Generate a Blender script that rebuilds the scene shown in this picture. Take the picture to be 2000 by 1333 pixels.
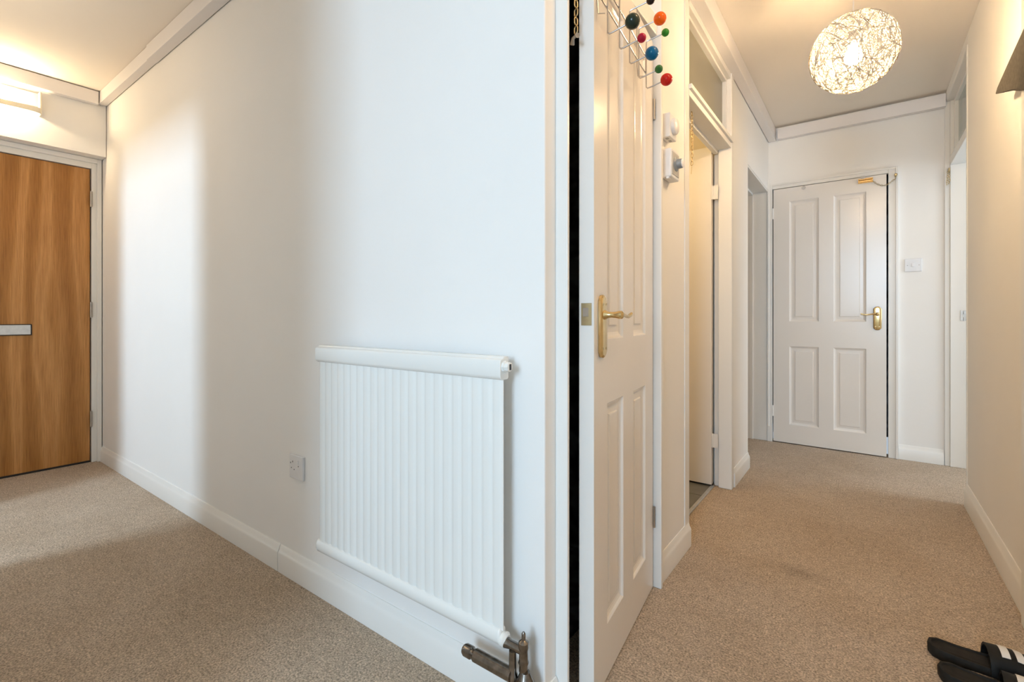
import bpy, bmesh, math, random
from mathutils import Vector, Matrix
random.seed(7)
for o in list(bpy.data.objects):
    bpy.data.objects.remove(o, do_unlink=True)
S = bpy.context.scene
COL = S.collection
PI = math.pi

# ------------------------------------------------------------------ camera, world, lights, exposure
FPX, HOR = 918.0, 617.0
cam = bpy.data.cameras.new('camera')
cam.sensor_fit = 'HORIZONTAL'; cam.sensor_width = 36.0
cam.lens = FPX/2000*36
cam.shift_y = -(666.5-HOR)/2000
cam.clip_start = 0.05
camo = bpy.data.objects.new('camera', cam); COL.objects.link(camo)
YAW = math.atan(688/FPX)
camo.location = (0, 0, .99)
camo.rotation_euler = (PI/2, 0, YAW)
S.camera = camo

w = bpy.data.worlds.new('world'); S.world = w; w.use_nodes = True
w.node_tree.nodes['Background'].inputs[0].default_value = (.75, .86, 1, 1)
w.node_tree.nodes['Background'].inputs[1].default_value = .6

def area(name, loc, target, sx, sy, watts, col):
    l = bpy.data.lights.new(name, 'AREA'); l.shape = 'RECTANGLE'; l.size = sx; l.size_y = sy
    l.energy = watts; l.color = col
    o = bpy.data.objects.new(name, l); COL.objects.link(o); o.location = loc
    o.rotation_euler = (Vector(target)-Vector(loc)).to_track_quat('-Z', 'Y').to_euler()
    return o
DAY = (.55, .77, 1.0)
area('window_daylight_front', (.12, -2.9, 1.65), (-.3, .6, .5), 1.0, 1.5, 104, DAY)
area('window_daylight_left', (-3.20, -1.75, 2.0), (-3.18, .45, 0), .34, .6, 60, (.62, .81, 1))
area('window_daylight_right', (2.35, 3.7, 1.5), (.4, 3.8, 1.2), 1.0, 1.4, 31, (.72, .86, 1))
BULB_POWER = 960.0
HALL_POWER = 62.0
def lamp(name, loc, watts, col, rad):
    l = bpy.data.lights.new(name, 'POINT'); l.energy = watts; l.color = col; l.shadow_soft_size = rad
    o = bpy.data.objects.new(name, l); COL.objects.link(o); o.location = loc
lamp('fill_light_hall', (-2.9, .10, 2.25), 3.4, (1, .80, .58), .12)  # added warm fill for the hall, stands for no real fitting
lamp('fill_light_corridor', (.12, 1.2, 2.34), 9.5, (1, .68, .36), .10)  # unseen fill light added to warm the near corridor
lamp('fill_light_bathroom', (-1.25, 2.3, 1.9), 10, (1, .74, .38), .1)  # added fill that brightens the bathroom behind the doorway
S.view_settings.view_transform = 'Standard'
S.view_settings.look = 'None'
S.view_settings.gamma = 1
S.view_settings.use_curve_mapping = False
S.view_settings.exposure = 0.0
S.cycles.use_denoising = True
S.cycles.max_bounces = 10
S.cycles.diffuse_bounces = 6
S.cycles.transparent_max_bounces = 24
S.cycles.sample_clamp_indirect = 6
S.cycles.caustics_reflective = False
S.cycles.caustics_refractive = False

# ------------------------------------------------------------------ materials
def nmat(name):
    m = bpy.data.materials.new(name); m.use_nodes = True
    nt = m.node_tree
    return m, nt, nt.nodes['Principled BSDF']
def setp(b, col=None, rough=.5, metal=0, spec=.5, coat=0):
    if col is not None: b.inputs['Base Color'].default_value = (*col, 1)
    b.inputs['Roughness'].default_value = rough
    b.inputs['Metallic'].default_value = metal
    b.inputs['Specular IOR Level'].default_value = spec
    b.inputs['Coat Weight'].default_value = coat
def coords(nt, scale=(1, 1, 1)):
    tc = nt.nodes.new('ShaderNodeTexCoord'); mp = nt.nodes.new('ShaderNodeMapping')
    mp.inputs['Scale'].default_value = scale
    nt.links.new(tc.outputs['Object'], mp.inputs['Vector'])
    return mp.outputs['Vector']
def noise(nt, vec, scale, detail=3, rough=.5, dist=0):
    n = nt.nodes.new('ShaderNodeTexNoise'); n.inputs['Scale'].default_value = scale
    n.inputs['Detail'].default_value = detail; n.inputs['Roughness'].default_value = rough
    n.inputs['Distortion'].default_value = dist
    nt.links.new(vec, n.inputs['Vector']); return n.outputs['Fac']
def ramp(nt, fac, stops):
    r = nt.nodes.new('ShaderNodeValToRGB'); e = r.color_ramp.elements
    e[0].position, e[0].color = stops[0][0], (*stops[0][1], 1)
    e[1].position, e[1].color = stops[-1][0], (*stops[-1][1], 1)
    for p, c in stops[1:-1]:
        k = e.new(p); k.color = (*c, 1)
    nt.links.new(fac, r.inputs[0]); return r.outputs[0]
def bump(nt, b, h, strength, dist):
    n = nt.nodes.new('ShaderNodeBump'); n.inputs['Strength'].default_value = strength
    n.inputs['Distance'].default_value = dist
    nt.links.new(h, n.inputs['Height']); nt.links.new(n.outputs[0], b.inputs['Normal'])
def mix(nt, f, a, b, mode='MIX'):
    n = nt.nodes.new('ShaderNodeMix'); n.data_type = 'RGBA'; n.blend_type = mode
    for k, v in ((0, f), (6, a), (7, b)):
        if hasattr(v, 'is_linked'): nt.links.new(v, n.inputs[k])
        elif k == 0: n.inputs[0].default_value = v
        else: n.inputs[k].default_value = (*v, 1)
    return n.outputs[2]

def paint(name, col, rough, bs=.15, bd=.002, scale=60, spec=.4):
    m, nt, b = nmat(name); setp(b, col, rough, spec=spec)
    v = coords(nt)
    a = noise(nt, v, scale, 4); 
    c = ramp(nt, noise(nt, v, 2.5, 4), [(.3, tuple(x*.975 for x in col)), (.7, col)])
    nt.links.new(c, b.inputs['Base Color'])
    bump(nt, b, a, bs, bd); return m
M = {}
M['wall'] = paint('wall_paint', (.88, .86, .83), .75)
M['ceiling'] = paint('ceiling_paint', (.87, .81, .73), .85)
M['gloss'] = paint('white_gloss_paint', (.85, .83, .79), .28, .08, .001, 25)
M['door'] = paint('door_satin_paint', (.83, .79, .74), .22, .10, .0012, 90)
M['frame'] = paint('frame_gloss_paint', (.82, .80, .76), .3, .08, .001, 30)
M['trunk'] = paint('trunking_plastic', (.82, .79, .78), .45, .05, .001, 20)
M['radiator'] = paint('radiator_enamel', (.83, .83, .80), .25, .04, .001, 20)
M['bath'] = paint('bathroom_paint', (.70, .62, .48), .7)
def darkmat():  # near-black mottled colour paints in the darkness of unlit spaces
    m, nt, b = nmat('painted_shade_lining'); setp(b, (.03, .03, .03), .9)
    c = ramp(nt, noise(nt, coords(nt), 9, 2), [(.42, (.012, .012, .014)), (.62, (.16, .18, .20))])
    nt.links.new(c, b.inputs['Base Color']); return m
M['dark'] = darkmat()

def carpet():
    m, nt, b = nmat('carpet_pile'); setp(b, rough=.95, spec=.1)
    v = coords(nt)
    fine = noise(nt, v, 170, 3, .75); mid = noise(nt, v, 38, 4, .6); big = noise(nt, v, 2.2, 4, .6)
    base = ramp(nt, big, [(.32, (.46, .35, .245)), (.68, (.55, .44, .33))])
    g = ramp(nt, fine, [(.32, (.36, .34, .31)), (.5, (.95, .95, .95)), (.68, (1.6, 1.6, 1.6))])
    g2 = ramp(nt, mid, [(.3, (.82, .81, .80)), (.7, (1.12, 1.12, 1.12))])
    c = mix(nt, 1.0, base, g, 'MULTIPLY'); c = mix(nt, 1.0, c, g2, 'MULTIPLY')
    # worn grey stain near the hall corner
    tc = nt.nodes.new('ShaderNodeTexCoord'); mp = nt.nodes.new('ShaderNodeMapping')
    mp.inputs['Location'].default_value = (.19/.16, -2.11/.075, 0)
    mp.inputs['Scale'].default_value = (1/.16, 1/.075, 1)
    nt.links.new(tc.outputs['Object'], mp.inputs['Vector'])
    gr = nt.nodes.new('ShaderNodeTexGradient'); gr.gradient_type = 'SPHERICAL'
    nt.links.new(mp.outputs[0], gr.inputs[0])
    f = nt.nodes.new('ShaderNodeMath'); f.operation = 'MULTIPLY'; f.inputs[1].default_value = .75
    nt.links.new(gr.outputs['Fac'], f.inputs[0])
    dk = mix(nt, 1.0, c, (.62, .60, .58), 'MULTIPLY')
    c = mix(nt, f.outputs[0], c, dk)
    nt.links.new(c, b.inputs['Base Color'])
    b.inputs['Sheen Weight'].default_value = .15
    bump(nt, b, fine, .9, .006)
    return m
M['carpet'] = carpet()

def wood():
    m, nt, b = nmat('oak_veneer'); setp(b, rough=.42, spec=.35)
    v = coords(nt, (1, 1, .11))
    wv = nt.nodes.new('ShaderNodeTexWave'); wv.wave_type = 'BANDS'; wv.bands_direction = 'X'
    wv.inputs['Scale'].default_value = 2.1; wv.inputs['Distortion'].default_value = 7.5
    wv.inputs['Detail'].default_value = 3; wv.inputs['Detail Scale'].default_value = 1.3
    wv.inputs['Detail Roughness'].default_value = .55
    nt.links.new(v, wv.inputs['Vector'])
    c1 = ramp(nt, wv.outputs['Fac'], [(0, (.36, .155, .036)), (.45, (.45, .21, .058)), (.8, (.55, .275, .09)), (1, (.50, .24, .075))])
    st = noise(nt, coords(nt, (60, 60, 1.6)), 3.5, 5, .65)
    c2 = ramp(nt, st, [(.32, (.72, .68, .62)), (.6, (1.08, 1.08, 1.08))])
    c = mix(nt, 1.0, c1, c2, 'MULTIPLY')
    nt.links.new(c, b.inputs['Base Color']); bump(nt, b, st, .12, .001); return m
M['wood'] = wood()

def metal(name, col, rough, scale=40, var=.15):
    m, nt, b = nmat(name); setp(b, col, rough, 1.0)
    n = noise(nt, coords(nt), scale, 3)
    c = ramp(nt, n, [(.3, tuple(x*(1-var) for x in col)), (.7, col)])
    nt.links.new(c, b.inputs['Base Color'])
    return m
M['brass'] = metal('polished_brass', (.80, .60, .30), .16)
M['old_brass'] = metal('dull_brass', (.52, .40, .22), .32)
M['chrome'] = metal('chrome', (.58, .56, .55), .24)
M['valve'] = metal('tarnished_chrome', (.33, .30, .27), .2, 60, .5)
M['steel'] = metal('dull_steel', (.45, .42, .38), .4)
M['silver'] = metal('satin_aluminium', (.72, .73, .73), .45)
def solid(name, col, rough=.4, spec=.5, sc=30, var=.05):
    m, nt, b = nmat(name); setp(b, col, rough, spec=spec)
    c = ramp(nt, noise(nt, coords(nt), sc, 3), [(.3, tuple(x*(1-var) for x in col)), (.7, col)])
    nt.links.new(c, b.inputs['Base Color']); return m
M['plastic'] = solid('white_plastic', (.78, .77, .77), .35)
M['grey_plastic'] = solid('grey_plastic', (.25, .27, .28), .35)
M['pale_grey'] = solid('pale_grey_plastic', (.52, .50, .46), .3)
M['black'] = solid('black_plastic', (.02, .02, .02), .4)
M['rubber'] = solid('black_rubber', (.010, .010, .009), .6, .25, 60, .4)
M['footbed'] = solid('worn_black_footbed', (.022, .019, .015), .7, .2, 40, .5)
M['white_rubber'] = solid('white_rubber', (.75, .72, .68), .5)
M['wedge'] = solid('dark_grey_matt', (.10, .09, .075), .9, .2, 90, .3)
M['tile'] = solid('grey_tile', (.17, .17, .16), .35, .5, 8, .25)
M['grout'] = solid('pale_grout', (.45, .43, .40), .8)
M['cable'] = solid('white_cable', (.8, .77, .72), .4)
BALLC = {'dark_green': (.018, .028, .018), 'magenta': (.45, .012, .05), 'blue': (0, .11, .26), 'green': (.03, .16, .05),
         'red': (.50, .012, .01), 'black': (.02, .012, .012), 'orange': (.80, .12, .005), 'bright_green': (.03, .26, .035), 'yellow': (.8, .5, .03)}
for k, c in BALLC.items():
    M['ball_'+k] = solid('lacquer_'+k, c, .12, .28)
def glass():
    m = bpy.data.materials.new('window_glass'); m.use_nodes = True; nt = m.node_tree; nt.nodes.clear()
    out = nt.nodes.new('ShaderNodeOutputMaterial'); mx = nt.nodes.new('ShaderNodeMixShader')
    t = nt.nodes.new('ShaderNodeBsdfTransparent'); g = nt.nodes.new('ShaderNodeBsdfGlossy'); fr = nt.nodes.new('ShaderNodeFresnel')
    t.inputs[0].default_value = (.9, .93, .9, 1); g.inputs['Roughness'].default_value = .06
    fr.inputs[0].default_value = 1.5
    df = nt.nodes.new('ShaderNodeBsdfDiffuse'); tl = nt.nodes.new('ShaderNodeBsdfTranslucent'); m1 = nt.nodes.new('ShaderNodeMixShader'); m2 = nt.nodes.new('ShaderNodeMixShader')
    df.inputs[0].default_value = (.78, .74, .62, 1); tl.inputs[0].default_value = (.85, .82, .70, 1); m1.inputs[0].default_value = .5; m2.inputs[0].default_value = .55
    nt.links.new(df.outputs[0], m1.inputs[1]); nt.links.new(tl.outputs[0], m1.inputs[2]); nt.links.new(t.outputs[0], m2.inputs[1]); nt.links.new(m1.outputs[0], m2.inputs[2])
    nt.links.new(fr.outputs[0], mx.inputs[0]); nt.links.new(m2.outputs[0], mx.inputs[1]); nt.links.new(g.outputs[0], mx.inputs[2])
    nt.links.new(mx.outputs[0], out.inputs[0]); return m
M['glass'] = glass()
def emit(name, col, s):
    m = bpy.data.materials.new(name); m.use_nodes = True; nt = m.node_tree; nt.nodes.clear()
    out = nt.nodes.new('ShaderNodeOutputMaterial'); e = nt.nodes.new('ShaderNodeEmission')
    e.inputs[0].default_value = (*col, 1); e.inputs[1].default_value = s
    nt.links.new(e.outputs[0], out.inputs[0]); return m
WARM = (1.0, .69, .38)
M['bulb'] = emit('lit_bulb', WARM, BULB_POWER)
M['hall_bulb'] = emit('lit_hall_bulb', (1.0, .76, .46), HALL_POWER*4)
def thread():
    m, nt, b = nmat('paper_string'); setp(b, (.50, .48, .43), .8, spec=.1)
    tr = nt.nodes.new('ShaderNodeBsdfTranslucent'); tr.inputs[0].default_value = (.45, .42, .35, 1)
    mx = nt.nodes.new('ShaderNodeMixShader'); mx.inputs[0].default_value = .18
    out = nt.nodes['Material Output']
    nt.links.new(b.outputs[0], mx.inputs[1]); nt.links.new(tr.outputs[0], mx.inputs[2]); nt.links.new(mx.outputs[0], out.inputs[0])
    return m
M['thread'] = thread()
M['gap_strand'] = solid('gap_shade_brown', (.10, .065, .03), .9, .05)  # brown stands in for the shaded gaps of the string ball
def opal():
    m, nt, b = nmat('opal_plastic'); setp(b, (.88, .85, .76), .35)
    tr = nt.nodes.new('ShaderNodeBsdfTranslucent'); tr.inputs[0].default_value = (.9, .82, .6, 1)
    mx = nt.nodes.new('ShaderNodeMixShader'); mx.inputs[0].default_value = .25
    out = nt.nodes['Material Output']
    nt.links.new(b.outputs[0], mx.inputs[1]); nt.links.new(tr.outputs[0], mx.inputs[2]); nt.links.new(mx.outputs[0], out.inputs[0])
    return m
M['opal'] = opal()

# ------------------------------------------------------------------ mesh helpers
class MB:
    def __init__(s): s.bm = bmesh.new()
    def box(s, x0, x1, y0, y1, z0, z1):
        v = [s.bm.verts.new(p) for p in ((x0,y0,z0),(x1,y0,z0),(x1,y1,z0),(x0,y1,z0),(x0,y0,z1),(x1,y0,z1),(x1,y1,z1),(x0,y1,z1))]
        for f in ((0,3,2,1),(4,5,6,7),(0,1,5,4),(1,2,6,5),(2,3,7,6),(3,0,4,7)): s.bm.faces.new([v[i] for i in f])
        return s
    def prism(s, pts, vec):
        """closed polygon pts (3D) swept by vec"""
        a = [s.bm.verts.new(p) for p in pts]; b = [s.bm.verts.new(Vector(p)+Vector(vec)) for p in pts]
        n = len(pts); s.bm.faces.new(a); s.bm.faces.new(b[::-1])
        for i in range(n): s.bm.faces.new((a[i], b[i], b[(i+1) % n], a[(i+1) % n]))
        return s
    def tube(s, path, r, n=10, closed=False, caps=True):
        P = [Vector(p) for p in path]; m = len(P)
        R = r if isinstance(r, (list, tuple)) else [r]*m
        T = []
        for i in range(m):
            if closed: t = P[(i+1) % m]-P[i-1]
            else: t = P[min(i+1, m-1)]-P[max(i-1, 0)]
            if t.length < 1e-9: t = T[-1] if T else Vector((0, 0, 1))
            T.append(t.normalized())
        up = Vector((0, 0, 1)) if abs(T[0].z) < .9 else Vector((1, 0, 0))
        nrm = (up-T[0]*up.dot(T[0])).normalized(); rings = []
        for i in range(m):
            nrm = (nrm-T[i]*nrm.dot(T[i])).normalized(); bn = T[i].cross(nrm)
            rings.append([s.bm.verts.new(P[i]+(nrm*math.cos(2*PI*k/n)+bn*math.sin(2*PI*k/n))*R[i]) for k in range(n)])
        for i in range(m if closed else m-1):
            a, b = rings[i], rings[(i+1) % m]
            for k in range(n): s.bm.faces.new((a[k], a[(k+1) % n], b[(k+1) % n], b[k]))
        if caps and not closed:
            s.bm.faces.new(rings[0][::-1]); s.bm.faces.new(rings[-1])
        return s
    def lathe(s, prof, c=(0, 0, 0), axis='Z', n=24):
        """prof = list (r, h)"""
        rings = []
        for r, h in prof:
            ring = []
            for k in range(n if r > 1e-6 else 1):
                a = 2*PI*k/n; p = (r*math.cos(a), r*math.sin(a), h)
                if axis == 'X': p = (p[2], p[0], p[1])
                if axis == 'Y': p = (p[1], p[2], p[0])
                ring.append(s.bm.verts.new(Vector(p)+Vector(c)))
            rings.append(ring)
        for a, b in zip(rings, rings[1:]):
            if len(a) == 1 and len(b) == 1: continue
            for k in range(n):
                k2 = (k+1) % n
                if len(a) == 1: s.bm.faces.new((a[0], b[k2], b[k]))
                elif len(b) == 1: s.bm.faces.new((a[k], a[k2], b[0]))
                else: s.bm.faces.new((a[k], a[k2], b[k2], b[k]))
        if len(rings[0]) > 1: s.bm.faces.new(rings[0][::-1])
        if len(rings[-1]) > 1: s.bm.faces.new(rings[-1])
        return s
    def sphere(s, c, r, n=24, sc=(1, 1, 1)):
        m = Matrix.Translation(c) @ Matrix.Diagonal((*sc, 1))
        bmesh.ops.create_uvsphere(s.bm, u_segments=n, v_segments=n//2, radius=r, matrix=m); return s
    def build(s, name, mat, parent=None, loc=(0, 0, 0), rot=(0, 0, 0), bevel=0, smooth=False, kind=None, label=None, seg=2):
        bmesh.ops.recalc_face_normals(s.bm, faces=s.bm.faces)
        me = bpy.data.meshes.new(name); s.bm.to_mesh(me); s.bm.free()
        me.materials.append(M[mat] if isinstance(mat, str) else mat)
        o = bpy.data.objects.new(name, me); COL.objects.link(o)
        o.location = loc; o.rotation_euler = rot
        if parent: o.parent = parent
        if smooth:
            for p in me.polygons: p.use_smooth = True
            try: me.set_sharp_from_angle(angle=math.radians(38))
            except Exception: pass
        if bevel:
            b = o.modifiers.new('bevel', 'BEVEL'); b.width = bevel; b.segments = seg; b.limit_method = 'ANGLE'; b.angle_limit = math.radians(40)
        if kind: o['kind'] = kind
        if label: o['label'] = label
        return o
def tag(o, label, cat, group=None, kind=None):
    o['label'] = label; o['category'] = cat
    if group: o['group'] = group
    if kind: o['kind'] = kind
    return o
def empty(name, loc, rz, label, cat, kind=None, group=None):
    o = bpy.data.objects.new(name, None); COL.objects.link(o); o.empty_display_size = .1
    o.location = loc; o.rotation_euler = (0, 0, rz); return tag(o, label, cat, group, kind)

CEIL = 2.465
SK = math.atan(.0151)                 # the radiator wall is a touch out of square
def yf(x): return .889+.0151*(x+4.236)

# ------------------------------------------------------------------ floor
b = MB()
b.box(-4.30, 2.5, -3.1, .955, -.03, 0).box(-.705, .60, .955, 4.30, -.03, 0).box(.60, 2.5, .955, 4.60, -.03, 0)
b.box(-2.2, -.705, 3.0, 4.30, -.03, 0).box(-1.4, -.705, .955, 1.78, -.03, 0)
tag(b.build('floor', 'carpet'), 'beige cut pile carpet running through the hall and corridor', 'carpet', kind='structure')
fb = empty('floor_bathroom', (-1.45, 2.2, 0), 0, 'dark grey tiled floor behind the open bathroom door', 'floor', kind='structure')
MB().box(-.75, .741, -.4, .795, -.03, -.003).build('grout_bed', 'grout', fb)
tile0 = None
for i in range(3):
    for j in range(4):
        if tile0 is None:
            tile0 = MB().box(-.246, .246, -.146, .146, -.004, .001).build('tile', 'tile', fb, bevel=.001); t = tile0
        else:
            t = tile0.copy(); COL.objects.link(t); t.parent = fb
        t.location = (-.50+.4965*i, -.25+.2965*j, 0)
# ------------------------------------------------------------------ ceiling
b = MB().box(-4.35, 2.6, -3.2, 4.7, CEIL, CEIL+.05)
tag(b.build('ceiling', 'ceiling'), 'plain pale cream ceiling over hall and corridor', 'ceiling', kind='structure')

# ------------------------------------------------------------------ walls
def wall(name, boxes, label, mat='wall', bevel=0):
    b = MB()
    for q in boxes: b.box(*q)
    return tag(b.build(name, mat, bevel=bevel), label, 'wall', kind='structure')
b = MB()
b.prism([(-4.29, yf(-4.29), 0), (-.61, yf(-.61), 0), (-.61, .995, 0), (-4.29, .955, 0)], (0, 0, CEIL))
tag(b.build('wall_front', 'wall', bevel=.004), 'long white plaster wall the radiator hangs on', 'wall', kind='structure')
wall('wall_left', [(-4.29, -4.06, -.12, .888, 2.05, CEIL), (-4.29, -4.24, -.12, .889, 0, 2.05), (-4.24, -4.06, -.3, -.03, 0, 2.05)],
     'short white wall over the oak veneer front door')
wall('wall_corridor_left', [
    (-.71, -.61, .9945, 1.062, 2.40, CEIL), (-.71, -.61, 1.70, 2.03, 0, CEIL),
    (-.71, -.61, 1.06, 1.70, 2.40, CEIL),
    (-.71, -.61, 2.03, 2.93, 2.37, CEIL), (-.71, -.61, 2.93, 3.392, 0, CEIL), (-.71, -.61, 3.392, 4.215, 1.985, CEIL)],
     'left corridor wall between cupboard, bathroom and end doorway', bevel=.003)
wall('wall_end', [(-2.2, -.615, 4.21, 4.30, 0, CEIL), (-.615, .185, 4.21, 4.30, 2.019, CEIL), (.185, .62, 4.21, 4.30, 0, CEIL)],
     'end wall of the corridor around the white panelled door')
wall('wall_right', [(.43, .53, -.1, 3.37, 0, CEIL), (.43, .53, 3.37, 4.21, 2.40, CEIL)],
     'right corridor wall tinted warm by the pendant lamp', bevel=.006)
wall('wall_back', [(-4.29, -3.54, -.22, -.12, 0, CEIL), (-3.54, -2.82, -.22, -.12, 1.98, CEIL), (-2.82, -1.05, -.22, -.12, 0, CEIL),
                   (-1.05, .43, -.22, -.12, 2.36, CEIL), (.43, .6, -.22, -.1, 0, CEIL)],
     'hall wall behind the camera with two doorways')
# shells of the rooms the daylight comes from
wall('wall_front_room', [(-2.3, -2.2, -3.1, -.22, 0, CEIL), (1.6, 1.7, -3.1, -.22, 0, CEIL), (-2.2, 1.6, -3.2, -3.1, 0, CEIL), (.6, 1.6, -.22, -.12, 0, CEIL)],
     'walls of the room behind the camera')
wall('wall_kitchen', [(-4.35, -4.29, -3.1, -.12, 0, CEIL), (-4.29, -2.3, -3.2, -3.1, 0, CEIL)], 'walls of the room by the front door')
wall('wall_bedroom', [(.53, 2.5, 2.9, 3.0, 0, CEIL), (2.5, 2.6, 2.9, 4.7, 0, CEIL), (.62, 2.5, 4.6, 4.7, 0, CEIL), (.53, .62, 4.30, 4.7, 0, CEIL)],
     'walls of the daylit room off the corridor end')
wall('wall_bathroom', [(-2.3, -2.2, 1.78, 3.0, 0, CEIL), (-2.2, -.71, 1.78, 1.82, 0, CEIL), (-2.2, -.71, 2.96, 3.0, 0, CEIL)],
     'cream bathroom walls seen through the open door', 'bath')
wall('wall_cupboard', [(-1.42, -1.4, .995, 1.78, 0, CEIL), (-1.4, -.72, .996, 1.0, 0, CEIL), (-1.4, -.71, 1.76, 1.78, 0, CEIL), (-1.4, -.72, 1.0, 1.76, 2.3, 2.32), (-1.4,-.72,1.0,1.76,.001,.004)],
     'inside of the cupboard behind the coat rack door, painted dark as shade', 'dark')
wall('wall_store', [(-.62, .2, 4.9, 4.95, 0, CEIL), (-.66, -.62, 4.3, 4.95, 0, CEIL), (.2, .24, 4.3, 4.95, 0, CEIL)], 'space behind the end door, painted dark as shade', 'dark')
wall('wall_lobby', [(-2.3, -2.2, 3.0, 4.3, 0, CEIL)], 'wall of the side lobby off the corridor')

# ------------------------------------------------------------------ skirting boards
def skirt_prof(h=.100, t=.015):
    return [(0, 0), (t, 0), (t, h*.70), (t*.80, h*.78), (t*.55, h*.84), (t*.45, h*.93), (t*.2, h), (0, h)]
def skirt(mb, p0, p1, nrm, h=.1, t=.015):
    """board along p0->p1 on the floor, sticking out along nrm"""
    n = Vector((*nrm, 0)).normalized()
    pts = [Vector((*p0, 0.0005))+n*a+Vector((0, 0, c)) for a, c in skirt_prof(h, t)]
    mb.prism(pts, (p1[0]-p0[0], p1[1]-p0[1], 0)); return mb
e = empty('baseboard_front', (0, 0, 0), 0, 'white skirting under the radiator wall, jointed in two lengths', 'skirting board', kind='structure')
skirt(MB(), (-4.16, yf(-4.16)), (-1.818, yf(-1.818)), (.0151, -1)).build('board', 'gloss', e, smooth=True)
skirt(MB(), (-1.813, yf(-1.813)), (-.61, yf(-.61)), (.0151, -1)).build('board', 'gloss', e, smooth=True)
e = empty('baseboard_corridor_left', (0, 0, 0), 0, 'white skirting along the left corridor wall', 'skirting board', kind='structure')
skirt(MB(), (-.61, 1.708), (-.61, 2.08), (1, 0)).build('board', 'gloss', e, smooth=True)
skirt(MB(), (-.61, 2.935), (-.61, 3.377), (1, 0)).build('board', 'gloss', e, smooth=True)
skirt(MB(), (-.61, .93), (-.61, .9925), (1, 0)).build('board', 'gloss', e, smooth=True)
tag(skirt(MB(), (.190, 4.21), (.422, 4.21), (0, -1)).build('baseboard_end', 'gloss', smooth=True), 'short white skirting right of the end door', 'skirting board', kind='structure')
tag(skirt(MB(), (.43, 2.245), (.43, 3.37), (-1, 0), .115).build('baseboard_right', 'gloss', smooth=True), 'white skirting along the right corridor wall', 'skirting board', kind='structure')

# ------------------------------------------------------------------ ceiling trunking
e = empty('trim_1', (0, 0, 0), 0, 'white box trunking along the top of the radiator wall', 'trunking', kind='structure')
def trunk_front(x0, x1, d, z0, z1):
    b = MB(); g = .004
    b.prism([(x0, yf(x0)-d, z0), (x0, yf(x0)-g, z0+.002), (x0, yf(x0)-g, z1), (x0, yf(x0)-d, z1)], (x1-x0, (x1-x0)*.0151, 0)); return b
trunk_front(-4.045, -3.132, .046, 2.386, 2.464).build('trunk_length', 'trunk', e, bevel=.002)
trunk_front(-3.128, -.615, .052, 2.383, 2.464).build('trunk_length', 'trunk', e, bevel=.002)
tag(MB().box(-4.055, -4.012, -.1, .840, 2.376, 2.458).build('trim_2', 'trunk', bevel=.002), 'white box trunking above the front door lintel', 'trunking', kind='structure')
tag(MB().box(-.54, .428, 4.160, 4.207, 2.362, 2.444).build('trim_3', 'trunk', rot=(0, 0, 0), bevel=.0015), 'white box trunking along the top of the end wall', 'trunking', kind='structure')
tag(MB().box(-.606, -.556, 1.0, 4.206, 2.364, 2.463).build('trim_4', 'trunk', bevel=.002), 'white box trunking along the top of the left corridor wall', 'trunking', kind='structure')

# ------------------------------------------------------------------ hardware helpers
def hinge(parent, x, y, z, h=.075, mat='steel', r=.005):
    hg = MB().tube([(x, y, z-h/2), (x, y, z+h/2)], r, 10).build('hinge', mat, parent, smooth=True)
    b = MB()
    for k in range(4): b.tube([(x, y, z-h/2+h*(k+1)/5-.0008), (x, y, z-h/2+h*(k+1)/5+.0008)], r*1.12, 10)
    b.build('knuckle', mat, hg, smooth=True)
    return hg
def leaf(parent, wd, ht, t, panels, z0=.008, mat='door'):
    """moulded panel door leaf; face at y=0, body towards +y; panels = (x0,x1,z0,z1)"""
    b = MB(); D = .012
    b.box(0, wd, D, t, z0, ht)
    xs = sorted({0, wd, *[p[0] for p in panels], *[p[1] for p in panels]})
    zs = sorted({z0, ht, *[p[2] for p in panels], *[p[3] for p in panels]})
    vt = {}
    def V(x, y, z):
        k = (round(x, 5), round(y, 5), round(z, 5))
        if k not in vt: vt[k] = b.bm.verts.new((x, y, z))
        return vt[k]
    hole = lambda i, j: any(p[0]-1e-6 <= xs[i] and xs[i+1] <= p[1]+1e-6 and p[2]-1e-6 <= zs[j] and zs[j+1] <= p[3]+1e-6 for p in panels)
    for i in range(len(xs)-1):
        for j in range(len(zs)-1):
            if not hole(i, j):
                b.bm.faces.new([V(xs[i], 0, zs[j]), V(xs[i+1], 0, zs[j]), V(xs[i+1], 0, zs[j+1]), V(xs[i], 0, zs[j+1])])
    for (u0, v0, u1, v1) in ((0, z0, wd, z0), (wd, z0, wd, ht), (wd, ht, 0, ht), (0, ht, 0, z0)):
        b.bm.faces.new([V(u0, 0, v0), V(u1, 0, v1), b.bm.verts.new((u1, D, v1)), b.bm.verts.new((u0, D, v0))])
    me_leaf = b.build('leaf', mat, parent)
    for p in panels:
        q = MB(); rings = []
        for ins, dp in ((0, 0), (.003, .002), (.006, .0065), (.012, .0095), (.018, .0112), (.036, .0108), (.0385, .0065), (.041, .006)):
            rings.append([q.bm.verts.new(c) for c in ((p[0]+ins, dp, p[2]+ins), (p[1]-ins, dp, p[2]+ins), (p[1]-ins, dp, p[3]-ins), (p[0]+ins, dp, p[3]-ins))])
        for r0, r1 in zip(rings, rings[1:]):
            for k in range(4): q.bm.faces.new((r0[k], r0[(k+1) % 4], r1[(k+1) % 4], r1[k]))
        q.bm.faces.new(rings[-1])
        me = q.build('panel', mat, parent)
    return me_leaf
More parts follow.
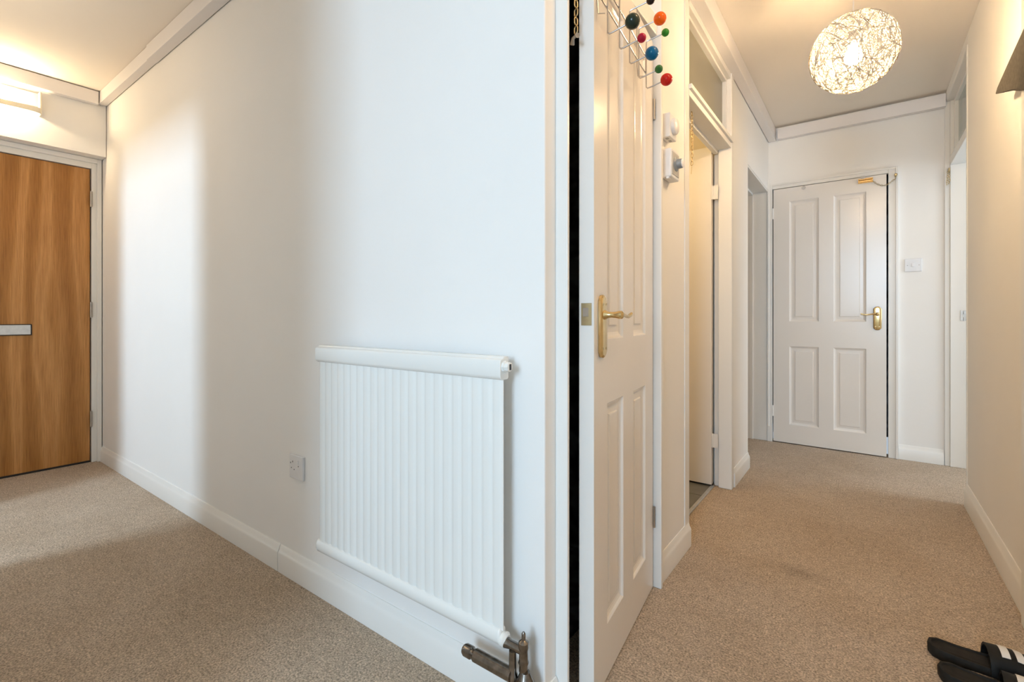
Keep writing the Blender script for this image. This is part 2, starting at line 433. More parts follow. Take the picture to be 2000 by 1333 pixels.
def lever_handle(parent, x, z, d, hl=.1):
    """brass lever on a long back plate; d = +1/-1 lever direction along x; zc of plate below spindle"""
    zc = z-.030; hw, hh = .0235, .083
    def outline(s, k=1):
        pts = []
        prof = [(1, -.78), (1, .78), (.86, .84), (.80, .90), (.55, .96), (.25, .995), (0, 1.0)]
        rgt = [(hw*a*s, zc+hh*c*(1 if s > .9 else .975)) for a, c in prof[1:]]
        top = rgt+[(-a, c) for a, c in reversed(rgt[:-1])]
        bot = [(a, 2*zc-c) for a, c in top][::-1]
        return top+[( -hw*s, zc+hh*.5)]+bot
    # simple symmetric outline going round once
    prof = [(1, .80), (.93, .84), (.80, .87), (.70, .925), (.45, .975), (0, 1.0)]
    def ring(s, y):
        ptsR = [(a*hw*s, c*hh*(1-(1-s)*.4)) for a, c in prof]
        loop = ptsR+[(-a, c) for a, c in reversed(ptsR[:-1])]+[(-a, -c) for a, c in ptsR]+[(a, -c) for a, c in reversed(ptsR[:-1])]
        return [(x+a, y, zc+c) for a, c in loop]
    b = MB(); R = [[b.bm.verts.new(p) for p in ring(s, y)] for s, y in ((1, -.0005), (1, -.0065), (.86, -.0095), (.80, -.010))]
    n = len(R[0])
    for a, c in zip(R, R[1:]):
        for k in range(n): b.bm.faces.new((a[k], a[(k+1) % n], c[(k+1) % n], c[k]))
    b.bm.faces.new(R[0][::-1]); b.bm.faces.new(R[-1])
    hd = b.build('handle', 'brass', parent, smooth=True)
    MB().lathe([(.014, .007), (.0125, .012), (.0085, .020), (.0075, .030), (.0085, .040), (.0105, .048), (.0105, .056), (.006, .060), (0, .061)][::1], (0, 0, 0), 'Y').build('neck', 'brass', hd, loc=(x, 0, z), rot=(0, 0, PI), smooth=True)
    L = [(0, 0, 0), (.015, 0, .0015), (.035, .001, 0), (.058, .002, -.004), (.075, .002, -.0045), (.09, .001, 0), (.098, 0, .004)]
    MB().tube([(x+d*a*hl/.1, -.052+c, z+e_) for a, c, e_ in L], [.0075, .006, .0045, .0045, .005, .0055, .004], 12).build('lever', 'brass', hd, smooth=True)
    for sx in (-1, 1):
        for sz in (-1, 1): MB().tube([(x+sx*.011, -.0095, zc+sz*.058), (x+sx*.011, -.0108, zc+sz*.058)], .003, 10).build('screw', 'old_brass', hd)
    return hd
def link_mesh(L=.018, W=.011, r=.0014):
    pts = []; h = L/2-W/2; R = W/2-r
    for k in range(7): a = -PI/2+PI*k/6; pts.append((h+R*math.cos(a), R*math.sin(a), 0))
    for k in range(7): a = PI/2+PI*k/6; pts.append((-h+R*math.cos(a), R*math.sin(a), 0))
    b = MB(); b.tube(pts, r, 6, closed=True)
    me = bpy.data.meshes.new('link'); bmesh.ops.recalc_face_normals(b.bm, faces=b.bm.faces); b.bm.to_mesh(me); b.bm.free()
    for p in me.polygons: p.use_smooth = True
    me.materials.append(M['old_brass']); return me
LINK = link_mesh()
def chain(parent, pts, pitch=.0145, sc=1.0, start=0):
    """links along a polyline in parent space"""
    P = [Vector(p) for p in pts]; out = []
    d = [0]
    for a, c in zip(P, P[1:]): d.append(d[-1]+(c-a).length)
    n = max(1, int(d[-1]/(pitch*sc)))
    for k in range(n):
        s = (k+.5)*d[-1]/n; i = max(j for j in range(len(P)-1) if d[j] <= s)
        t = (s-d[i])/(d[i+1]-d[i]); c = P[i].lerp(P[i+1], t); dr = (P[i+1]-P[i]).normalized()
        o = bpy.data.objects.new('link', LINK); COL.objects.link(o); o.parent = parent
        q = dr.to_track_quat('X', 'Z') @ Matrix.Rotation(PI/2*((k+start) % 2)+.25, 3, 'X').to_quaternion()
        o.rotation_mode = 'QUATERNION'; o.rotation_quaternion = q; o.location = c; o.scale = (sc,)*3
        out.append(o)
    return out

# ------------------------------------------------------------------ door 1: oak veneer front door (left)
d1 = empty('door_1', (-4.18, .0, 0), PI/2, 'oak veneer front door with steel letter plate at far left', 'door', kind='structure')
MB().box(0, .829, 0, .044, .014, 1.977).build('leaf', 'wood', d1, bevel=.001)
MB().box(.001, .829, .004, .04, .001, .0135).build('gap_shade_strip', 'black', d1)  # black strip paints in the shade of the gap under the leaf
for z in (1.775, 1.03, .295): hinge(d1, .832, -.017, z, .105, r=.0065)
lp = MB().box(.27, .553, -.007, .0, .868, .937).build('letter_plate', 'black', d1, bevel=.002, label='silver letter plate with a black rim')
MB().box(.275, .547, -.0115, -.007, .873, .932).build('flap', 'silver', lp, bevel=.002)
t5 = empty('trim_5', (0, 0, 0), 0, 'cream painted frame around the oak front door', 'door frame', kind='structure')
MB().box(-4.235, -4.168, .836, .885, .0005, 2.048).box(-4.168, -4.150, .862, .885, .0005, 2.048).build('jamb', 'frame', t5, bevel=.002)
MB().box(-4.235, -4.168, -.02, .836, 1.982, 2.048).box(-4.168, -4.150, -.02, .862, 2.018, 2.048).build('head', 'frame', t5, bevel=.002)

# ------------------------------------------------------------------ door 2: cupboard door with the coat rack
P1 = (-.5477, 1.0768); RZ2 = math.atan2(.994, -.1093); W2 = .5945
d2 = empty('door_2', (P1[0], P1[1], 0), RZ2, 'white panelled cupboard door standing ajar, coat rack on it', 'door', kind='structure')
pz = [(.152, .752), (.925, 1.873)]
leaf(d2, W2, 1.98, .040, [(x0, x1, a, c) for x0, x1 in ((.1, .245), (.348, .495)) for a, c in pz])
lever_handle(d2, .053, .992, 1)
lt = MB().box(-.0015, 0, .006, .034, .965, 1.022).build('latch_plate', 'old_brass', d2)
MB().prism([(0, .012, .988), (0, .026, .988), (-.010, .026, .988)], (0, 0, .022)).build('latch_bolt', 'steel', lt)
for z in (1.738, .26): hinge(d2, W2+.004, -.003, z, .075)
t6 = empty('trim_6', (0, 0, 0), 0, 'white frame of the cupboard with a panel over its door', 'door frame', kind='structure')
MB().box(-.71, -.577, .9945, 1.0045, .0005, 2.40).box(-.71, -.628, 1.0045, 1.058, .0005, 2.40).build('jamb', 'frame', t6, bevel=.0015)
MB().box(-.71, -.586, 1.680, 1.700, .0005, 2.40).build('jamb', 'frame', t6, bevel=.003)
MB().box(-.70, -.600, 1.058, 1.680, 2.005, 2.075).build('rail', 'frame', t6, bevel=.003)
MB().box(-.665, -.645, 1.058, 1.680, 2.075, 2.40).build('panel', 'frame', t6)

# ------------------------------------------------------------------ door 3: bathroom door, open into the room
d3 = empty('door_3', (-.7065, 2.863, 0), 0, 'plain cream bathroom door open inward', 'door', kind='structure')
MB().box(-.70, 0, 0, .036, .012, 1.968).build('leaf', 'door', d3, bevel=.0015)
for z in (1.70, .27):
    h = MB().tube([(.005, -.003, z-.04), (.005, -.003, z+.04)], .0045, 8).box(.005, .036, -.0008, 0.0006, z-.04, z+.04).build('hinge', 'frame', d3, smooth=True)
t7 = empty('trim_7', (0, 0, 0), 0, 'white storey height frame of the bathroom doorway', 'door frame', kind='structure')
MB().box(-.70, -.606, 2.03, 2.089, .0005, 2.368).build('jamb', 'frame', t7, bevel=.002)
MB().box(-.672, -.600, 2.876, 2.93, .0005, 2.368).box(-.7, -.672, 2.900, 2.93, .0005, 2.368).build('jamb', 'frame', t7, bevel=.004)
MB().box(-.70, -.604, 2.078, 2.88, 1.942, 1.975).box(-.70, -.592, 2.078, 2.885, 1.970, 1.990).box(-.7, -.675, 2.078, 2.88, 1.925, 1.945).build('rail', 'frame', t7, bevel=.002)
MB().box(-.70, -.606, 2.078, 2.88, 2.335, 2.368).build('head', 'frame', t7, bevel=.002)
MB().box(-.712, -.694, 2.08, 2.878, .0005, .007).build('threshold_strip', 'silver', t7, bevel=.002, label='pale threshold strip between carpet and tiles')
w1 = empty('window_1', (0, 0, 0), 0, 'glazed fanlight over the bathroom doorway', 'window', kind='structure')
b = MB()
b.box(-.668, -.625, 2.0895, 2.10, 1.991, 2.3345).box(-.668, -.625, 2.862, 2.8795, 1.991, 2.3345).box(-.668, -.625, 2.09, 2.862, 1.991, 2.0).box(-.668, -.625, 2.09, 2.862, 2.32, 2.3345)
b.build('window_frame', 'frame', w1, bevel=.002)
MB().box(-.652, -.648, 2.09, 2.862, 2.0, 2.32).build('pane', 'glass', w1)

# ------------------------------------------------------------------ far left doorway lining
t8 = empty('trim_8', (0, 0, 0), 0, 'white lining of the open doorway at the left corridor end', 'door frame', kind='structure')
MB().box(-.80, -.616, 4.185, 4.214, .0005, 1.984).box(-.80, -.715, 4.172, 4.187, .0005, 1.97).build('jamb', 'frame', t8, bevel=.002)
MB().box(-.80, -.616, 3.3925, 3.402, .0005, 1.984).build('jamb', 'frame', t8, bevel=.002)
MB().box(-.80, -.612, 3.402, 4.185, 1.97, 1.984).box(-.8, -.715, 3.402, 4.185, 1.955, 1.972).build('head', 'frame', t8, bevel=.002)

# ------------------------------------------------------------------ door 4: end door
d4 = empty('door_4', (-.571, 4.186, 0), math.atan(-.012), 'white four panel door at the corridor end with door chain', 'door', kind='structure')
W4 = .6945
leaf(d4, W4, 1.977, .040, [(x0, x1, a, c) for x0, x1 in ((.108, .300), (.390, .583)) for a, c in ((.150, .755), (.945, 1.873))])
lever_handle(d4, .645, 1.001, -1, .095)
for z in (1.79, .245): hinge(d4, -.004, -.003, z, .085, 'frame')
MB().tube([(.203, -.001, 1.962), (.203, -.003, 1.962)], .014, 18).build('metal_disc', 'steel', d4, smooth=True, label='small round grey disc at the door top')
t9 = empty('trim_9', (0, 0, 0), 0, 'white frame around the corridor end door', 'door frame', kind='structure')
MB().box(-.614, -.578, 4.178, 4.225, .0005, 2.02).box(-.612, -.600, 4.170, 4.180, .12, 2.02).build('jamb', 'frame', t9, bevel=.002)
MB().box(.134, .186, 4.188, 4.225, .0005, 2.02).box(.174, .188, 4.18, 4.19, .0005, 2.02).build('jamb', 'frame', t9, bevel=.002)
MB().box(-.578, .134, 4.190, 4.225, 1.983, 2.02).box(-.578, .188, 4.182, 4.191, 2.008, 2.02).build('head', 'frame', t9, bevel=.002)

# ------------------------------------------------------------------ right doorway at the end + fanlight
t10 = empty('trim_10', (0, 0, 0), 0, 'daylit white frame of the doorway at the right corridor end', 'door frame', kind='structure')
MB().box(.451, .545, 4.186, 4.2095, .0005, 2.40).build('jamb', 'gloss', t10, bevel=.002)
MB().box(.425, .451, 4.194, 4.2095, .0005, 2.40).build('architrave', 'frame', t10, bevel=.002)
MB().box(.426, .534, 3.371, 3.392, .0005, 2.40).build('jamb', 'gloss', t10, bevel=.004)
MB().box(.45, .53, 3.392, 4.186, 1.978, 2.03).build('rail', 'gloss', t10, bevel=.002)
MB().box(.512, .5145, 4.1835, 4.1865, .955, 1.02).build('strike_plate', 'silver', t10)
MB().box(.500, .530, 4.1835, 4.1865, .957, 1.024).box(.509, .523, 4.1815, 4.184, .981, .999).build('strike_plate', 'silver', t10, label='steel strike plate on the right doorway jamb')
w2 = empty('window_2', (0, 0, 0), 0, 'bright fanlight over the doorway at the right corridor end', 'window', kind='structure')
b = MB(); b.box(.468, .51, 3.393, 3.42, 2.031, 2.399).box(.468, .51, 4.15, 4.185, 2.031, 2.399).box(.468, .51, 3.42, 4.15, 2.031, 2.05).box(.468, .51, 3.42, 4.15, 2.38, 2.399)
b.build('window_frame', 'gloss', w2, bevel=.002)
MB().box(.487, .491, 3.42, 4.15, 2.05, 2.38).build('pane', 'glass', w2)
# near right door frame at the picture edge
tag(MB().box(.402, .43, 2.06, 2.185, .0005, 2.06).build('trim_11', 'frame', bevel=.004), 'white door frame edge on the right wall by the slides', 'door frame', kind='structure')

# ------------------------------------------------------------------ radiator
rx0 = -1.462; RL = .772
rad = empty('radiator', (rx0, yf(rx0), 0), SK, 'cream ribbed panel radiator on the white hall wall', 'radiator')
b = MB()
n = 23; per = RL/n; prof = []
for i in range(n):
    x = i*per
    prof += [(x+per*.04, -.0572), (x+per*.18, -.0596), (x+per*.28, -.0604), (x+per*.68, -.0604), (x+per*.78, -.0596), (x+per*.92, -.0572)]
pts = [(.001, -.0545)]+[(.001, -.056)]+prof+[(RL-.001, -.056), (RL-.001, -.0545)]
b.prism([(x, y, .236) for x, y in pts], (0, 0, .604))
b.build('rib_panel', 'radiator', rad, smooth=True)
b = MB(); hp = [(-.040, .836), (-.060, .836), (-.067, .840), (-.070, .846), (-.070, .878), (-.068, .884), (-.062, .887), (-.059, .886), (-.057, .889), (-.054, .892), (-.036, .892), (-.036, .84)]
b.prism([(-.006, y, z) for y, z in hp], (RL+.006, 0, 0)); b.build('top_header', 'radiator', rad, smooth=True, bevel=.003)
hb = [(-.040+0, .240), (-.058, .243), (-.064, .238), (-.068, .228), (-.068, .214), (-.063, .203), (-.055, .198), (-.04, .198)]
b = MB(); b.prism([(-.008, y, z) for y, z in hb], (RL+.004, 0, 0)); b.build('bottom_header', 'radiator', rad, smooth=True, bevel=.006, seg=3)
MB().lathe([(.014, 0), (.014, .006), (.0115, .007), (.0115, .016), (.009, .0175)], (RL, -.053, .868), 'X', 8).build('end_plug', 'radiator', rad)
MB().box(RL+.0172, RL+.0182, -.0565, -.0495, .861, .875).build('plug_socket_hole', 'black', rad)
for x in (.15, .60): MB().box(x, x+.03, -.036, -.001, .30, .80).build('wall_bracket', 'radiator', rad)
MB().lathe([(.010, 0), (.017, .004), (.018, .012), (.012, .018)], (RL-.008, -.053, .215), 'X', 16).build('end_plug', 'radiator', rad, smooth=True)
vx = -.633-rx0
vl = MB().lathe([(.0105, .165), (.0105, .180), (.0125, .186), (.0105, .192), (.0105, .214), (.012, .220), (.012, .232), (.008, .236), (.0048, .238), (.0048, .252), (.0025, .256)], (vx, -.055, 0), 'Z').build('valve', 'valve', rad, smooth=True, label='tarnished metal radiator valve')
MB().tube([(RL+.006, -.055, .212), (RL+.02, -.055, .212), (vx, -.055, .212)], [.013, .0105, .0105], 14).build('tail_pipe', 'valve', vl, smooth=True)
MB().lathe([(.009, 0), (.009, .125), (.0115, .13), (.0115, .15), (.009, .155), (.0088, .205)], (vx-.026, -.062, .001), 'Z').build('drain_pipe', 'valve', vl, smooth=True)
MB().lathe([(.009, .001), (.009, .09), (.020, .10), (.023, .118), (.023, .140), (.017, .152), (.011, .166)], (vx+.004, -.055, 0), 'Z').build('valve_body', 'valve', vl, smooth=True)
MB().lathe([(.0155, 0), (.0155, .112), (.013, .115), (.0125, .123), (.0150, .125), (.0150, .143), (.012, .149), (0, .150)], (vx-.026, -.064, .149), 'X').build('drain_barrel', 'valve', vl, rot=(0, 0, 0), smooth=True)
# flip barrel so it runs to the left
bo = [c for c in vl.children if c.name.startswith('drain_barrel')][0]
for v in bo.data.vertices: v.co.x = 2*(vx-.026)-v.co.x
bo.data.flip_normals()

# ------------------------------------------------------------------ socket
so = empty('plug_socket', (-1.693, yf(-1.693), .425), SK, 'white three pin wall socket left of the radiator', 'socket')
MB().box(-.046, .046, -.010, -.0005, -.044, .044).build('face_plate', 'plastic', so, bevel=.002)
b = MB()
for x, z, hh, ww in ((-.036, .012, .005, .0035), (-.022, .018, .0065, .003), (-.031, -.006, .004, .0035), (-.012, -.010, .004, .0035), (.017, .006, .0045, .0035)):
    MB().box(x-ww/2, x+ww/2, -.0106, -.0098, z-hh/2, z+hh/2).build('pin_hole', 'black', so)
MB().box(.009, .017, -.0125, -.0098, .012, .026).build('rocker', 'plastic', so, bevel=.001)

# ------------------------------------------------------------------ light switch on end wall
sw = empty('light_switch', (.267, 4.21, 1.335), 0, 'white light switch on the end wall right of the door', 'light switch')
MB().box(-.045, .045, -.009, -.0005, -.044, .044).build('face_plate', 'plastic', sw, bevel=.0025)
MB().box(-.008, .008, -.0125, -.0085, -.012, .012).build('rocker', 'plastic', sw, bevel=.001)
b = MB()
for x in (-.030, .030): MB().tube([(x, -.0088, -.001), (x, -.0096, -.001)], .0035, 10).build('screw', 'steel', sw)

# ------------------------------------------------------------------ wall controls on the corridor wall (face +X): local x = +Y, local y=-X
th = empty('thermostat', (-.61, 1.745, 1.657), PI/2, 'white thermostat with round dial on the corridor wall', 'thermostat')
MB().box(0, .076, -.034, -.0005, 0, .090).build('case', 'plastic', th, bevel=.003)
MB().lathe([(.031, .034), (.031, .038), (.029, .045), (.022, .049), (0, .0505)], (0, 0, 0), 'Y', 28).build('dial', 'plastic', th, loc=(.040, 0, .046), rot=(0, 0, PI), smooth=True)
b = MB()
for x in (.012, .044): b.box(x, x+.018, -.022, -.012, -.0008, .001)
b.build('vent_slot', 'grey_plastic', th)
tm = empty('heating_timer', (-.61, 1.745, 1.507), PI/2, 'white wall timer with grey knob below the thermostat', 'timer')
MB().box(0, .098, -.038, -.0005, 0, .108).build('case', 'plastic', tm, bevel=.006, seg=3)
MB().box(.010, .088, -.040, -.037, .012, .097).build('dial_window', 'pale_grey', tm, bevel=.002)
kn = MB().lathe([(.027, .0395), (.027, .042), (.022, .0445), (.0185, .047), (.0175, .062), (.016, .064)], (0, 0, 0), 'Y', 26).build('knob', 'grey_plastic', tm, loc=(.050, 0, .056), rot=(0, 0, PI), smooth=True)
MB().lathe([(.0165, .064), (.0165, .0665), (.014, .068), (0, .0685)], (0, 0, 0), 'Y', 26).build('knob_cap', 'plastic', kn, smooth=True)
MB().box(.0, .014, -.030, -.020, -.006, .001).build('cable_clip', 'plastic', tm)

# ------------------------------------------------------------------ coat rack on cupboard door (own thing, hangs on the door)
cr = empty('coat_rack', (P1[0], P1[1], 0), RZ2, 'chrome wire coat rack with coloured ball hooks on the cupboard door', 'coat rack')
OFF = .030
wires = [(.577, 'dark_green', 'green', -.009, -.009), (.481, 'magenta', 'yellow', 0, -.008), (.388, 'blue', 'black', .003, -.007), (.292, 'green', 'orange', .003, -.008), (.206, 'red', 'bright_green', .008, -.004)]
ZB0, ZT0, RODL = 1.712, 1.876, .054
for i, (a, cb, ct, db, dt) in enumerate(wires):
    ZB, ZT = ZB0+db, ZT0+dt
    x = W2-a; big_b = i % 2 == 0
    pth = [(x, -OFF-RODL, ZB+.011), (x, -OFF-.012, ZB+.001), (x, -OFF-.004, ZB), (x, -OFF, ZB+.004), (x, -OFF, ZB+.012), (x, -OFF, ZT-.012), (x, -OFF, ZT-.004), (x, -OFF-.004, ZT), (x, -OFF-.012, ZT+.001), (x, -OFF-RODL, ZT+.008)]
    MB().tube(pth, .0021, 8).build('wire_hook', 'chrome', cr, smooth=True)
    for (z, cn, big, l) in ((ZB+.0125, cb, big_b, RODL), (ZT+.0095, ct, not big_b, RODL)):
        r = .0185 if big else .0118
        MB().sphere((x, -OFF-l-r*.5, z), r, 28).build('ball', 'ball_'+cn, cr, smooth=True, label=cn.replace('_', ' ')+(' large' if big else ' small')+' lacquered ball')
for z, x0, x1 in ((1.828, -.02, .40), (1.774, -.02, .40)):
    MB().tube([(x0, -OFF+.0042, z), (x1, -OFF+.0042, z)], .0023, 8).build('cross_bar', 'chrome', cr, smooth=True)
MB().tube([(.40, -OFF+.004, 1.772), (.40, -OFF+.004, 1.83)], .0023, 8).build('end_bar', 'chrome', cr, smooth=True)
for x in (.02, .385):
    MB().tube([(x, -OFF+.008, 1.76), (x, -.004, 1.765), (x, -.0015, 1.80), (x, -.0015, 1.977), (x, .0, 1.983), (x, .02, 1.984), (x, .0415, 1.983), (x, .043, 1.95)], .0017, 6).build('door_hanger', 'chrome', cr, smooth=True)

# ------------------------------------------------------------------ pendant lamp
PC = Vector((-.035, 2.33, 2.045)); PR = .150
pe = empty('pendant_lamp', (PC.x, PC.y, CEIL), 0, 'round white woven string pendant lamp hanging in the corridor, lit', 'lamp')
dz = PC.z-CEIL
MB().lathe([(.045, -.0005), (.045, -.012), (.030, -.022), (.010, -.026)]).build('ceiling_rose', 'plastic', pe, smooth=True)
MB().tube([(0, 0, -.02), (0, 0, dz+.075)], .0028, 8).build('cord', 'cable', pe, smooth=True)
MB().lathe([(.014, dz+.082), (.019, dz+.070), (.019, dz+.035), (.016, dz+.030)]).build('lamp_holder', 'plastic', pe, smooth=True)
bu = MB().lathe([(.012, dz+.032), (.014, dz+.020), (.026, dz+.004), (.031, dz-.014), (.028, dz-.030), (.016, dz-.042), (0, dz-.045)], n=24).build('bulb', 'bulb', pe, smooth=True)
b = MB()
rnd = random.Random(3)
for k in range(190):
    tries = 0
    ax = Vector((rnd.gauss(0, 1), rnd.gauss(0, 1), rnd.gauss(0, 1))).normalized()
    off = rnd.uniform(-.72, .72)
    u = ax.orthogonal().normalized(); v = ax.cross(u)
    ph1, ph2 = rnd.uniform(0, 6.28), rnd.uniform(0, 6.28)
    pts = []
    N = 44
    for i in range(N):
        t = 2*PI*i/N
        o = off+.06*math.sin(2*t+ph1)+.04*math.sin(3*t+ph2)
        rr = math.sqrt(max(.05, 1-o*o))
        d = (ax*o+(u*math.cos(t)+v*math.sin(t))*rr).normalized()
        q = d.z
        if q > .955:                                   # open ring at the top for the holder
            h = Vector((d.x, d.y, 0)); h = h.normalized() if h.length > 1e-4 else Vector((1, 0, 0))
            d = h*math.sqrt(1-.955**2)+Vector((0, 0, .955))
        pts.append(d*(PR-rnd.uniform(0, .002))+Vector((0, 0, dz)))
    b.tube(pts, rnd.choice((.0006, .0008, .0010, .0014)), 3, closed=True)
b.build('shade', 'thread', pe, smooth=False, kind='stuff', label='open weave ball shade of white string')

b = MB()
for k in range(150):                                   # added dark strands imitating the shaded gaps between strings
    ax = Vector((rnd.gauss(0, 1), rnd.gauss(0, 1), rnd.gauss(0, 1))).normalized()
    u = ax.orthogonal().normalized(); v = ax.cross(u)
    a0, ln, o, ph = rnd.uniform(0, 6.28), rnd.choice((.08, .12, .2, .5)), rnd.uniform(-.6, .6), rnd.uniform(0, 6.28)
    pts = []
    for i in range(9):
        t = a0+ln*i/8; oo = o+.03*math.sin(6*t+ph); rr = math.sqrt(1-oo*oo)
        d = ax*oo+(u*math.cos(t)+v*math.sin(t))*rr
        pts.append(d*(PR+.0012)+Vector((0, 0, dz)))
    if max(p.z-dz for p in pts) < .14: b.tube(pts, rnd.choice((.00045, .0006, .0008)), 3)
b.build('added_gap_strands', 'gap_strand', pe, kind='stuff', label='added dark strands imitating shaded gaps between the strings')

# ------------------------------------------------------------------ wall light above the front door
wl = empty('wall_light', (-4.06, .30, 2.285), PI/2, 'cream wall light with open trough shade over the front door', 'lamp')
# local x = +Y, local y = -X (so -y is into the hall)
MB().box(-.20, .268, -.012, -.0005, -.035, .066).build('back_plate', 'opal', wl, bevel=.004)
b = MB(); out = []; inn = []
def cap_outline(k):
    pts = [(-.21+k, 0), (-.21+k, -.050+k)]
    for j in range(7):
        a = PI/2*j/6; pts.append((.273-k-.035+.035*math.sin(a), -.085+k+.035*(1-math.cos(a))))
    pts.append((.273-k, 0)); return pts
po = cap_outline(0); pi_ = cap_outline(.004)
m_ = len(po)
for (A, B_) in zip(range(m_-1), range(1, m_)):
    q = [(po[A][0], po[A][1]-.0006), (po[B_][0], po[B_][1]-.0006), (pi_[B_][0], pi_[B_][1]-.0006), (pi_[A][0], pi_[A][1]-.0006)]
    if po[A][0] > .17 or True:
        hgt = .026 if not (po[A][0] >= .27-.0 or A >= m_-3) else .026
        b.prism([(x, y, -.070) for x, y in q], (0, 0, hgt+.004))
b.build('shade', 'opal', wl, smooth=True)
MB().box(.262, .2735, -.055, -.0005, -.045, .066).build('end_cap', 'opal', wl, bevel=.004)
MB().sphere((.105, -.048, -.005), .030, 24, (1.25, 1, 1)).build('bulb', 'hall_bulb', wl, smooth=True)

# ------------------------------------------------------------------ chains
c1 = empty('door_chain', (.08, 4.17, 1.93), 0, 'brass security chain across the top of the end door', 'door chain')
ox, oy, oz = .08, 4.17, 1.93
b = MB(); b.box(-.035-ox, .049-ox, -.002, .0125, 1.932-oz, 1.966-oz).tube([(-.033-ox, -.006, 1.957-oz), (.047-ox, -.006, 1.957-oz)], .006, 10).tube([(-.033-ox, -.005, 1.940-oz), (.047-ox, -.005, 1.940-oz)], .0045, 10)
b.build('slide_track', 'brass', c1, bevel=.001)
MB().box(-.020-ox, .004-ox, -.010, -.006, 1.955-oz, 1.982-oz).build('pale_tab', 'pale_grey', c1, bevel=.002)
MB().lathe([(.007, 0), (.009, .006), (.0085, .012), (.004, .018), (.008, .024), (.008, .028), (0, .031)], (0, 0, 0), 'Y').build('knob', 'brass', c1, loc=(.174-ox, .018, 1.960-oz), rot=(0, 0, PI), smooth=True)
chain(c1, [(.049-ox, -.004, 1.938-oz), (.066-ox, -.006, 1.918-oz), (.085-ox, -.006, 1.904-oz), (.105-ox, -.006, 1.896-oz), (.124-ox, -.008, 1.897-oz), (.143-ox, -.010, 1.909-oz), (.160-ox, -.010, 1.924-oz), (.172-ox, -.006, 1.932-oz), (.174-ox, -.004, 1.955-oz)], .012, .95)
c2 = empty('door_chain', (.444, 4.175, 1.945), 0, 'bunched brass chain hanging from the right doorway frame', 'door chain')
chain(c2, [(0, 0, 0), (-.008, -.012, -.02), (-.010, -.014, -.06), (-.012, -.013, -.10)], .013, 1.1)
chain(c2, [(.001, .003, -.005), (.000, -.009, -.03), (.002, -.010, -.06), (-.003, -.012, -.095)], .013, 1.1, 1)
MB().box(-.004, .005, -.006, .018, -.01, .012).build('staple', 'old_brass', c2, bevel=.001)
c3 = empty('door_chain', (-.583, 1.038, 2.0), 0, 'steel chain hanging in the dark gap of the cupboard door', 'door chain')
chain(c3, [(-.012+.006, 0, 0), (-.0+.006, 0, -.10), (.005, 0, -.305)], .0165, 1.25)
MB().tube([(-.010, .008, -.322), (-.003, .0, -.312), (.005, 0, -.309), (.013, -.006, -.313)], [.006, .004, .004, .006], 10).build('end_bar', 'steel', c3, smooth=True)
c4 = empty('door_chain', (-.642, 2.252, 1.94), 0, 'brass chain hanging inside the bathroom doorway', 'door chain')
chain(c4, [(0, 0, 0), (.001, 0, -.15), (.0, 0, -.25)], .0145, 1.2)
MB().tube([(0, 0, -.25), (-.001, 0, -.275), (-.003, 0, -.29)], .0012, 6).build('pin', 'old_brass', c4)

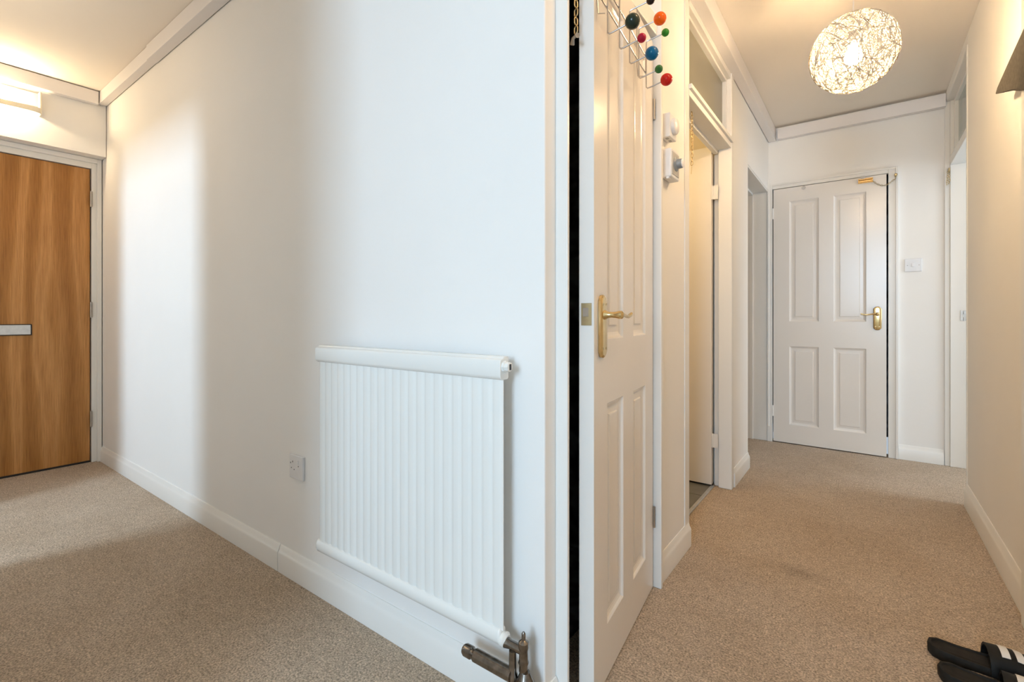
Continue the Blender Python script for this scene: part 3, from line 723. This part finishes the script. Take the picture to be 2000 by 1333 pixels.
# ------------------------------------------------------------------ slides (shoes)
def slide(loc, rz, label, mirror):
    t = empty('slide_sandal', loc, rz, label, 'shoe', group='black slides by the right wall')
    # x: heel (0) to toe (.262)
    def outline(k):
        up = [(0, 0), (.006, .022), (.025, .036), (.07, .036), (.12, .036), (.17, .044), (.21, .045), (.240, .034), (.257, .014), (.260, 0)]
        dn = [(.255, -.020), (.236, -.038), (.20, -.046), (.15, -.043), (.10, -.037), (.06, -.036), (.025, -.034), (.006, -.020)]
        pts = up+dn
        cx, cy = .13, 0
        return [(cx+(x-cx)*(1-k/.13), mirror*(cy+(y-cy)*(1-k/.042))) for x, y in pts]
    b = MB(); zf = lambda x: .024+.010*max(0, (.09-x)/.09)
    rings = []
    for k, z in ((.004, .001), (.001, .006), (0, None), (.002, 'r'), (.007, 'r'), (.010, 'd')):
        rg = []
        for x, y in outline(k):
            zz = z if isinstance(z, float) else (zf(x)-.005 if z is None else (zf(x) if z == 'r' else zf(x)-.004))
            rg.append(b.bm.verts.new((x, y, zz)))
        rings.append(rg)
    for a, c in zip(rings, rings[1:]):
        for k in range(len(a)): b.bm.faces.new((a[k], a[(k+1) % len(a)], c[(k+1) % len(a)], c[k]))
    b.bm.faces.new(rings[0][::-1]); b.bm.faces.new(rings[-1])
    b.build('sole', 'footbed', t, smooth=True)
    # strap arched over
    def strap_pt(u, a, lift=0):
        x = .125+.115*u+.012*math.cos(a)*0
        hy = .047+lift; hz = .058-.012*abs(u-.4)+lift - .010*u
        return (x, hy*math.cos(a)*mirror, .008+hz*math.sin(a)**.8 if math.sin(a) > 0 else .008)
    def strip(u0, u1, a0, a1, lo, hi, nu, na):
        b = MB(); g = []
        for l in (lo, hi):
            g.append([[b.bm.verts.new(strap_pt(u0+(u1-u0)*i/nu, a0+(a1-a0)*j/na, l)) for j in range(na+1)] for i in range(nu+1)])
        for q in g:
            for i in range(nu):
                for j in range(na): b.bm.faces.new((q[i][j], q[i+1][j], q[i+1][j+1], q[i][j+1]))
        for i in range(nu):
            for j in (0, na): b.bm.faces.new((g[0][i][j], g[0][i+1][j], g[1][i+1][j], g[1][i][j]))
        for j in range(na):
            for i in (0, nu): b.bm.faces.new((g[0][i][j], g[0][i][j+1], g[1][i][j+1], g[1][i][j]))
        return b
    st = strip(0, 1, .02, PI-.02, 0, .006, 8, 20).build('strap', 'rubber', t, smooth=True)
    for u in (.30, .56, .82):
        strip(u-.075, u+.075, .9, 2.15, .0061, .0075, 2, 12).build('stripe', 'white_rubber', st, smooth=True)
    return t
slide((.148, 1.842, 0), math.radians(4), 'black slide sandal with white stripes against the right skirting', 1)
slide((.160, 1.735, 0), math.radians(-3), 'second black slide, nearest the camera at the bottom edge', -1)

# ------------------------------------------------------------------ dark grey pointed shape at right edge
b = MB()
prof = [(2.425, 1.800), (2.40, 1.812), (2.33, 1.822), (2.24, 1.834), (2.14, 1.846), (2.02, 1.860), (1.90, 1.87), (1.90, 1.64), (2.02, 1.655), (2.12, 1.690), (2.20, 1.722), (2.29, 1.752), (2.37, 1.780), (2.41, 1.792)]
cy = sum(p[0] for p in prof)/len(prof); cz = sum(p[1] for p in prof)/len(prof)
R = []
for s_, xx in ((.9, .4015), (1.0, .396), (1.0, .388), (.9, .382)):
    R.append([b.bm.verts.new((xx, cy+(y-cy)*(1 if s_ == 1 else .985), cz+(z-cz)*s_)) for y, z in prof])
for a, c in zip(R, R[1:]):
    for k in range(len(a)): b.bm.faces.new((a[k], a[(k+1) % len(a)], c[(k+1) % len(a)], c[k]))
b.bm.faces.new(R[0][::-1]); b.bm.faces.new(R[-1])
o = b.build('pointed_shape', 'wedge', smooth=True)
tag(o, 'dark grey pointed shape at the right wall edge', 'wedge')
